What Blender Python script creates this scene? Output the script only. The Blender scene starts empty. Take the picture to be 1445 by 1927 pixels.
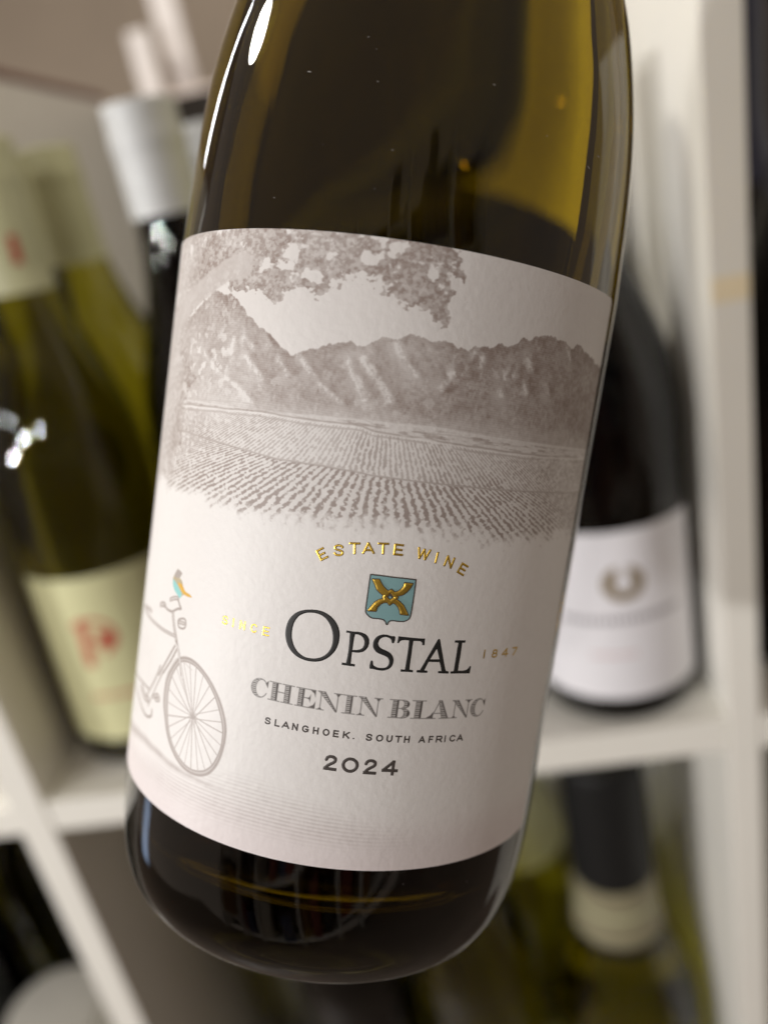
import bpy, math, json
import numpy as np
from mathutils import Matrix, Vector

# ------------------------------------------------------------------ camera, world, lamps, exposure
S = bpy.context.scene
MM = 0.001
CAM = (249.553, -302.140, 258.896)                      # millimetres, shelf front lies at y = 0
RIGHT = Vector((0.979499, 0.051857, -0.194659))
UP = Vector((0.159658, 0.389410, 0.907121))
FWD = Vector((-0.122843, 0.919604, -0.373147))
cd = bpy.data.cameras.new('camera')
cam = bpy.data.objects.new('camera', cd)
S.collection.objects.link(cam)
cam.matrix_world = Matrix.Translation(Vector(CAM) * MM) @ Matrix((RIGHT, UP, -FWD)).transposed().to_4x4()
cd.sensor_fit = 'VERTICAL'
cd.sensor_height = 24.0
cd.lens = 24.0 * 1500 / 1927
cd.clip_start, cd.clip_end = 0.005, 50
cd.dof.use_dof = True
cd.dof.focus_distance = 0.1195
cd.dof.aperture_fstop = cd.lens / 4.2
S.camera = cam

S.render.engine = 'CYCLES'
cy = S.cycles
cy.use_denoising = True
cy.max_bounces, cy.transmission_bounces, cy.glossy_bounces, cy.diffuse_bounces = 20, 18, 8, 4
cy.transparent_max_bounces = 12
cy.caustics_refractive = True
cy.caustics_reflective = False
cy.sample_clamp_indirect = 6.0
S.view_settings.view_transform = 'Standard'
S.view_settings.look = 'None'
S.view_settings.exposure = 0.12
S.view_settings.gamma = 1.0

W = bpy.data.worlds.new('World')
S.world = W
W.use_nodes = True
bg = W.node_tree.nodes['Background']
bg.inputs['Color'].default_value = (1.0, 0.81, 0.65, 1)
bg.inputs['Strength'].default_value = 0.27

def lamp(name, pos, target, power, color, shape, size, size_y=None, spread=math.pi):
    l = bpy.data.lights.new(name, 'AREA')
    l.energy, l.color, l.shape, l.size = power, color, shape, size * MM
    if size_y: l.size_y = size_y * MM
    l.spread = spread
    o = bpy.data.objects.new(name, l)
    o.location = Vector(pos) * MM
    d = (Vector(target) - Vector(pos)).normalized()
    o.rotation_euler = d.to_track_quat('-Z', 'Y').to_euler()
    S.collection.objects.link(o)
    return o

BO = Vector((211.542, -172.557, 155.061))               # label foot on the bottle's axis
L1, L2 = Vector((-1170, -790, 300)), Vector((-20, -1420, 600))
lamp('spot_lamp', L1, BO, 9.5, (1.0, 0.985, 0.97), 'DISK', 60)
lamp('spot_lamp', L1 + Vector((400, -460, 210)), BO, 8.0, (1.0, 0.985, 0.97), 'DISK', 60)
lamp('spot_lamp', L1 + Vector((60, -60, 330)), BO, 1.2, (1.0, 0.965, 0.93), 'DISK', 60)
lamp('spot_lamp', L2, BO, 2.8, (1.0, 0.95, 0.89), 'DISK', 60)
sp = Vector((228.0, -165.0, 282.0)) + Vector((-0.637, 0.347, 0.688)) * 1500
lamp('overhead_lamp', sp, sp - Vector((-150, 0, 500)), 11.0, (1.0, 0.95, 0.86), 'DISK', 250)
lamp('overhead_lamp', (820, 260, 1500), (110, 150, 200), 4.0, (1.0, 0.93, 0.84), 'DISK', 120)  # added lamp with no known source, brightens the left shelf wall
lamp('window_strip_light', (-712, 859, 830), (215, -165, 270), 1.6, (0.95, 0.97, 1.0), 'RECTANGLE', 30, 800)
wd = Vector((-0.907, 0.152, -0.30))
wp = Vector((183.0, -201.0, 161.0)) + wd * 1900
lamp('window_light', wp, (183, -201, 161), 0.22, (0.50, 0.68, 1.0), 'RECTANGLE', 150, 300)

# ------------------------------------------------------------------ materials
def mat(name):
    m = bpy.data.materials.new(name)
    m.use_nodes = True
    m.node_tree.nodes.clear()
    return m, m.node_tree.nodes, m.node_tree.links

def paint(name, col, rough=0.5, metal=0.0, var=0.06, scale=60.0, bump=0.0, coat=0.0, spec=0.5):
    m, n, l = mat(name)
    out = n.new('ShaderNodeOutputMaterial'); b = n.new('ShaderNodeBsdfPrincipled')
    tc = n.new('ShaderNodeTexCoord'); t = n.new('ShaderNodeTexNoise'); r = n.new('ShaderNodeMapRange'); mx = n.new('ShaderNodeMix')
    t.inputs['Scale'].default_value = scale; t.inputs['Detail'].default_value = 6
    l.new(tc.outputs['Object'], t.inputs['Vector'])
    r.inputs['To Min'].default_value = 1 - var; r.inputs['To Max'].default_value = 1 + var
    l.new(t.outputs['Fac'], r.inputs['Value'])
    mx.data_type = 'RGBA'; mx.blend_type = 'MULTIPLY'; mx.inputs['Factor'].default_value = 1
    mx.inputs['A'].default_value = (*col, 1)
    l.new(r.outputs['Result'], mx.inputs['B'])
    l.new(mx.outputs['Result'], b.inputs['Base Color'])
    b.inputs['Roughness'].default_value = rough; b.inputs['Metallic'].default_value = metal
    b.inputs['Coat Weight'].default_value = coat; b.inputs['Specular IOR Level'].default_value = spec
    if bump:
        bp = n.new('ShaderNodeBump'); bp.inputs['Strength'].default_value = bump; bp.inputs['Distance'].default_value = 0.0002
        l.new(t.outputs['Fac'], bp.inputs['Height']); l.new(bp.outputs['Normal'], b.inputs['Normal'])
    l.new(b.outputs['BSDF'], out.inputs['Surface'])
    return m

def glass(name, sigma, wine, rough=0.0, wave=0.25):
    """Bottle glass: outer skin air/glass, inner skin glass/wine (attribute 'inner'), absorbing glass between them."""
    m, n, l = mat(name)
    out = n.new('ShaderNodeOutputMaterial'); g = n.new('ShaderNodeBsdfGlass'); at = n.new('ShaderNodeAttribute')
    at.attribute_name = 'inner'
    r = n.new('ShaderNodeMapRange'); r.inputs['To Min'].default_value = 1.52; r.inputs['To Max'].default_value = 1.52 / 1.34
    l.new(at.outputs['Fac'], r.inputs['Value']); l.new(r.outputs['Result'], g.inputs['IOR'])
    mx = n.new('ShaderNodeMix'); mx.data_type = 'RGBA'; mx.inputs['A'].default_value = (1, 1, 1, 1); mx.inputs['B'].default_value = (*wine, 1)
    l.new(at.outputs['Fac'], mx.inputs['Factor']); l.new(mx.outputs['Result'], g.inputs['Color'])
    g.inputs['Roughness'].default_value = rough
    tc = n.new('ShaderNodeTexCoord'); t = n.new('ShaderNodeTexNoise'); bp = n.new('ShaderNodeBump')
    t.inputs['Scale'].default_value = 55; t.inputs['Detail'].default_value = 1.5
    mp = n.new('ShaderNodeMapping'); mp.inputs['Scale'].default_value = (1, 1, 0.35)
    l.new(tc.outputs['Object'], mp.inputs['Vector']); l.new(mp.outputs['Vector'], t.inputs['Vector'])
    bp.inputs['Strength'].default_value = wave; bp.inputs['Distance'].default_value = 0.0012
    l.new(t.outputs['Fac'], bp.inputs['Height']); l.new(bp.outputs['Normal'], g.inputs['Normal'])
    v = n.new('ShaderNodeVolumeAbsorption')
    d = max(sigma) * 1.02
    v.inputs['Density'].default_value = d
    v.inputs['Color'].default_value = (*[1 - s / d for s in sigma], 1)
    l.new(g.outputs['BSDF'], out.inputs['Surface']); l.new(v.outputs['Volume'], out.inputs['Volume'])
    return m

# ------------------------------------------------------------------ mesh helpers (all lengths in millimetres)
def link(name, me, m, parent=None, **props):
    o = bpy.data.objects.new(name, me)
    S.collection.objects.link(o)
    if m is not None and me is not None: me.materials.append(m)
    if parent is not None: o.parent = parent
    for k, v in props.items(): o[k] = v
    return o

def thing(name, label, cat, pos, rot=None, group=None):
    o = bpy.data.objects.new(name, None)
    S.collection.objects.link(o)
    M = Matrix.Translation(Vector(pos) * MM)
    if rot is not None: M = M @ rot.to_4x4()
    o.matrix_world = M
    o.empty_display_size = 0.02
    o['label'] = label; o['category'] = cat
    if group: o['group'] = group
    return o

def mesh(name, v, f, smooth=True):
    me = bpy.data.meshes.new(name)
    me.from_pydata((np.asarray(v, float) * MM).tolist(), [], [tuple(int(i) for i in q) for q in f])
    if smooth: me.polygons.foreach_set('use_smooth', [True] * len(me.polygons))
    me.update()
    return me

def lathe(prof, n=96, closed_ring=False):
    """prof: (r, h) from bottom to top on the outside; faces look to the right of travel (outwards when going up)."""
    prof = np.asarray(prof, float); k = len(prof)
    a = np.linspace(0, 2 * np.pi, n, endpoint=False)
    v = np.stack([prof[:, None, 0] * np.cos(a), prof[:, None, 0] * np.sin(a), np.repeat(prof[:, 1:2], n, 1)], -1).reshape(-1, 3)
    f = []
    for i in range(k - 1):
        for j in range(n):
            j2 = (j + 1) % n
            f.append((i * n + j, i * n + j2, (i + 1) * n + j2, (i + 1) * n + j))
    return v, f

def smooth_prof(p, step=1.2):
    """Catmull-Rom through profile points."""
    p = np.asarray(p, float); q = np.vstack([2 * p[0] - p[1], p, 2 * p[-1] - p[-2]]); o = []
    for i in range(1, len(q) - 2):
        m = max(2, int(np.linalg.norm(q[i + 1] - q[i]) / step))
        for t in np.linspace(0, 1, m, endpoint=False):
            a, b, c, d = q[i - 1], q[i], q[i + 1], q[i + 2]
            o.append(.5 * (2 * b + (c - a) * t + (2 * a - 5 * b + 4 * c - d) * t * t + (3 * b - a - 3 * c + d) * t ** 3))
    o.append(p[-1]); o = np.array(o); o[:, 0] = np.maximum(o[:, 0], 0.0)
    return o

def bottle_mesh(name, outer, inner, n=96):
    """Closed glass shell: outer profile from base centre up to the lip, then the inner profile down to the inside centre."""
    v, f = lathe(np.vstack([outer, inner[::-1]]), n)
    me = mesh(name, v, f)
    at = me.attributes.new('inner', 'FLOAT', 'POINT')
    at.data.foreach_set('value', np.r_[np.zeros(len(outer) * n), np.ones(len(inner) * n)])
    return me

def wrap_patch(name, r0, r1, u0, u1, h0, h1, ur, corner=1.4, nu=120, nh=60, uv=True):
    """Paper label bent round a cylinder: front at r1, back at r0, rounded corners; u is arc length at radius ur."""
    us = np.linspace(u0, u1, nu + 1); hs = np.linspace(h0, h1, nh + 1)
    hs = np.unique(np.r_[hs, h0 + corner * (1 - np.cos(np.linspace(0, np.pi / 2, 7))), h1 - corner * (1 - np.cos(np.linspace(0, np.pi / 2, 7)))])
    V = []; UV = []
    for h in hs:
        d = max(h0 + corner - h, h - (h1 - corner), 0)
        ins = corner - math.sqrt(max(corner ** 2 - d ** 2, 0))
        V.append(np.c_[np.interp(us, [u0, u1], [u0 + ins, u1 - ins]), np.full(nu + 1, h)])
    V = np.array(V); nr, nc = V.shape[:2]
    flat = V.reshape(-1, 2); th = flat[:, 0] / ur
    F = np.c_[r1 * np.cos(th), r1 * np.sin(th), flat[:, 1]]; B = np.c_[r0 * np.cos(th), r0 * np.sin(th), flat[:, 1]]
    N = len(F); f = []
    ix = lambda i, j: i * nc + j
    for i in range(nr - 1):
        for j in range(nc - 1):
            q = (ix(i, j), ix(i, j + 1), ix(i + 1, j + 1), ix(i + 1, j))
            f.append(q); f.append(tuple(k + N for k in q[::-1]))
    ring = [ix(0, j) for j in range(nc)] + [ix(i, nc - 1) for i in range(1, nr)] + [ix(nr - 1, j) for j in range(nc - 2, -1, -1)] + [ix(i, 0) for i in range(nr - 2, 0, -1)]
    for a, b in zip(ring, ring[1:] + ring[:1]): f.append((b, a, a + N, b + N))
    me = mesh(name, np.vstack([F, B]), f)
    if uv:
        l = me.uv_layers.new(name='UVMap')
        fu = np.c_[(flat[:, 0] - u0) / (u1 - u0), (flat[:, 1] - h0) / (h1 - h0)]; fu = np.vstack([fu, fu])
        vi = np.empty(len(me.loops), np.int32); me.loops.foreach_get('vertex_index', vi)
        l.data.foreach_set('uv', fu[vi].ravel())
    me.set_sharp_from_angle(angle=0.7)
    return me

# ------------------------------------------------------------------ signed distances for printed and embossed shapes
def sd_poly(P, X, Y):
    P = np.asarray(P, float); d = np.full(X.shape, 1e9); ins = np.zeros(X.shape, bool)
    for a, b in zip(P, np.roll(P, -1, 0)):
        ex, ey = b - a; wx, wy = X - a[0], Y - a[1]
        t = np.clip((wx * ex + wy * ey) / (ex * ex + ey * ey + 1e-12), 0, 1)
        d = np.minimum(d, (wx - ex * t) ** 2 + (wy - ey * t) ** 2)
        c = ((a[1] > Y) != (b[1] > Y)) & (X < ex * (Y - a[1]) / (ey if abs(ey) > 1e-12 else 1e-12) + a[0])
        ins ^= c
    d = np.sqrt(d)
    return np.where(ins, -d, d)

def sd_line(pts, w, X, Y, square=False):
    d = np.full(X.shape, 1e9); pts = np.asarray(pts, float)
    for a, b in zip(pts[:-1], pts[1:]):
        e = b - a; L = np.hypot(*e) + 1e-9; e = e / L
        px, py = (X - a[0]) * e[0] + (Y - a[1]) * e[1], -(X - a[0]) * e[1] + (Y - a[1]) * e[0]
        if square:
            qx, qy = np.abs(px - L / 2) - (L / 2 + w / 2), np.abs(py) - w / 2
            s = np.hypot(np.maximum(qx, 0), np.maximum(qy, 0)) + np.minimum(np.maximum(qx, qy), 0)
        else:
            t = np.clip(px, 0, L); s = np.hypot(px - t, py) - w / 2
        d = np.minimum(d, s)
    return d

def curve(pts, k=6, closed=False):
    p = np.asarray(pts, float)
    q = np.vstack([p[-1], p, p[0], p[1]]) if closed else np.vstack([2 * p[0] - p[1], p, 2 * p[-1] - p[-2]])
    o = []
    for i in range(1, len(q) - 2):
        for t in np.linspace(0, 1, k, endpoint=False):
            a, b, c, d = q[i - 1], q[i], q[i + 1], q[i + 2]
            o.append(.5 * (2 * b + (c - a) * t + (2 * a - 5 * b + 4 * c - d) * t * t + (3 * b - a - 3 * c + d) * t ** 3))
    if not closed: o.append(p[-1])
    return np.array(o)

def ell(a0, a1, cx=.5, cy=.5, rx=.5, ry=.5, n=24):
    a = np.radians(np.linspace(a0, a1, n)); return np.c_[cx + rx * np.cos(a), cy + ry * np.sin(a)].tolist()

SCURVE = curve([(.95, .80), (.85, .93), (.62, 1), (.40, 1), (.18, .94), (.07, .80), (.12, .64), (.30, .56), (.5, .52), (.72, .46), (.92, .37), (.97, .22), (.86, .07), (.62, 0), (.38, 0), (.15, .06), (.03, .2)], 3).tolist()
GLYPH = {   # strokes in a unit box: 'l' straight with square ends, 'c' curved
 'A': [('l', [(0, 0), (.5, 1)]), ('l', [(.5, 1), (1, 0)]), ('l', [(.2, .3), (.8, .3)])],
 'C': [('c', ell(38, 322))],
 'E': [('l', [(0, 0), (0, 1)]), ('l', [(0, 0), (1, 0)]), ('l', [(0, .5), (.86, .5)]), ('l', [(0, 1), (.97, 1)])],
 'F': [('l', [(0, 0), (0, 1)]), ('l', [(0, .5), (.86, .5)]), ('l', [(0, 1), (1, 1)])],
 'G': [('c', ell(40, 318)), ('l', [(.58, .44), (1, .44)]), ('l', [(.96, .44), (.92, .12)])],
 'H': [('l', [(0, 0), (0, 1)]), ('l', [(1, 0), (1, 1)]), ('l', [(0, .5), (1, .5)])],
 'I': [('l', [(.5, 0), (.5, 1)])], '1': [('l', [(.5, 0), (.5, 1)])],
 'K': [('l', [(0, 0), (0, 1)]), ('l', [(0, .36), (.95, 1)]), ('l', [(.32, .57), (1, 0)])],
 'L': [('l', [(0, 0), (0, 1)]), ('l', [(0, 0), (1, 0)])],
 'N': [('l', [(0, 0), (0, 1)]), ('l', [(0, 1), (1, 0)]), ('l', [(1, 0), (1, 1)])],
 'O': [('c', ell(0, 360, n=40))], '0': [('c', ell(0, 360, n=40))],
 'R': [('l', [(0, 0), (0, 1)]), ('l', [(0, 1), (.6, 1)]), ('c', ell(90, -90, .62, .72, .36, .28, 14)), ('l', [(0, .44), (.6, .44)]), ('l', [(.55, .44), (1, 0)])],
 'S': [('c', SCURVE)],
 'T': [('l', [(.5, 0), (.5, 1)]), ('l', [(0, 1), (1, 1)])],
 'U': [('l', [(0, .4), (0, 1)]), ('c', ell(180, 360, .5, .4, .5, .4, 18)), ('l', [(1, .4), (1, 1)])],
 'W': [('l', [(0, 1), (.25, 0)]), ('l', [(.25, 0), (.5, .95)]), ('l', [(.5, .95), (.75, 0)]), ('l', [(.75, 0), (1, 1)])],
 '.': [('c', [(.5, .5), (.51, .5)])],
 '2': [('c', curve([(.04, .72), (.14, .9), (.38, 1), (.64, 1), (.88, .9), (.93, .73), (.82, .57), (.5, .40), (.2, .22), (.02, .02)], 4).tolist()), ('l', [(0, 0), (1, 0)])],
 '4': [('l', [(.72, 0), (.72, 1)]), ('l', [(.70, 1), (0, .3)]), ('l', [(0, .28), (1, .28)])],
 '7': [('l', [(0, 1), (1, 1)]), ('l', [(1, 1), (.3, 0)])],
 '8': [('c', ell(0, 360, .5, .76, .40, .24)), ('c', ell(0, 360, .5, .27, .5, .27))],
}

def sd_glyph(g, o, ex, ey, w, h, sw, X, Y):
    """Distance to glyph g in a box w x h at o with axes ex, ey."""
    px = (X - o[0]) * ex[0] + (Y - o[1]) * ex[1]; py = (X - o[0]) * ey[0] + (Y - o[1]) * ey[1]
    a = sw / 2; d = np.full(X.shape, 1e9)
    for kind, pts in GLYPH[g]:
        q = np.asarray(pts, float) * [w - sw, h - sw] + a
        d = np.minimum(d, sd_line(q, sw, px, py, kind == 'l'))
    box = np.maximum(np.abs(px - w / 2) - w / 2, np.abs(py - h / 2) - h / 2)
    return np.maximum(d, box) if g != '.' else d

def relief(name, sdf, u0, u1, h0, h1, step, ur, r, emboss, edge):
    """Turn a signed distance field over the unrolled label into a raised, bent mesh with clean outlines."""
    nu, nh = int((u1 - u0) / step) + 2, int((h1 - h0) / step) + 2
    U, Hh = np.meshgrid(u0 + step * np.arange(nu), h0 + step * np.arange(nh))
    D = sdf(U, Hh)
    c = (D[:-1, :-1] + D[1:, :-1] + D[:-1, 1:] + D[1:, 1:]) / 4 < 0
    gy, gx = np.gradient(D, step); g2 = gx * gx + gy * gy + 1e-6
    pad = np.pad(c, 1); full = pad[:-1, :-1] & pad[1:, :-1] & pad[:-1, 1:] & pad[1:, 1:]
    anyc = pad[:-1, :-1] | pad[1:, :-1] | pad[:-1, 1:] | pad[1:, 1:]
    bd = anyc & ~full
    k = np.where(bd, np.clip(D, -step, step) / np.sqrt(g2), 0)
    U2, H2 = U - k * gx / np.sqrt(g2), Hh - k * gy / np.sqrt(g2)
    t = np.clip(-np.where(bd, 0, D) / edge, 0, 1); t = t * t * (3 - 2 * t)
    idx = -np.ones(D.shape, int); idx[anyc] = np.arange(anyc.sum())
    R = r + emboss * t[anyc]; th = U2[anyc] / ur
    v = np.c_[R * np.cos(th), R * np.sin(th), H2[anyc]]
    i, j = np.nonzero(c)
    f = np.c_[idx[i, j], idx[i, j + 1], idx[i + 1, j + 1], idx[i + 1, j]]
    return mesh(name, v, f)

def fbm(h, w, sx, sy, octv, seed, rough=0.55):
    rg = np.random.default_rng(seed); o = np.zeros((h, w)); amp = 1; tot = 0
    for k in range(octv):
        gy, gx = int(h / sy) + 3, int(w / sx) + 3
        g = rg.random((gy, gx)); y = np.arange(h) / sy; x = np.arange(w) / sx
        yi, xi = y.astype(int), x.astype(int); fy, fx = y - yi, x - xi
        fy = (fy * fy * (3 - 2 * fy))[:, None]; fx = (fx * fx * (3 - 2 * fx))[None]
        a = g[yi][:, xi]; b = g[yi][:, xi + 1]; c = g[yi + 1][:, xi]; d = g[yi + 1][:, xi + 1]
        o += amp * ((a * (1 - fx) + b * fx) * (1 - fy) + (c * (1 - fx) + d * fx) * fy)
        tot += amp; amp *= rough; sx = max(sx / 2, 1.01); sy = max(sy / 2, 1.01)
    return o / tot

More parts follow.
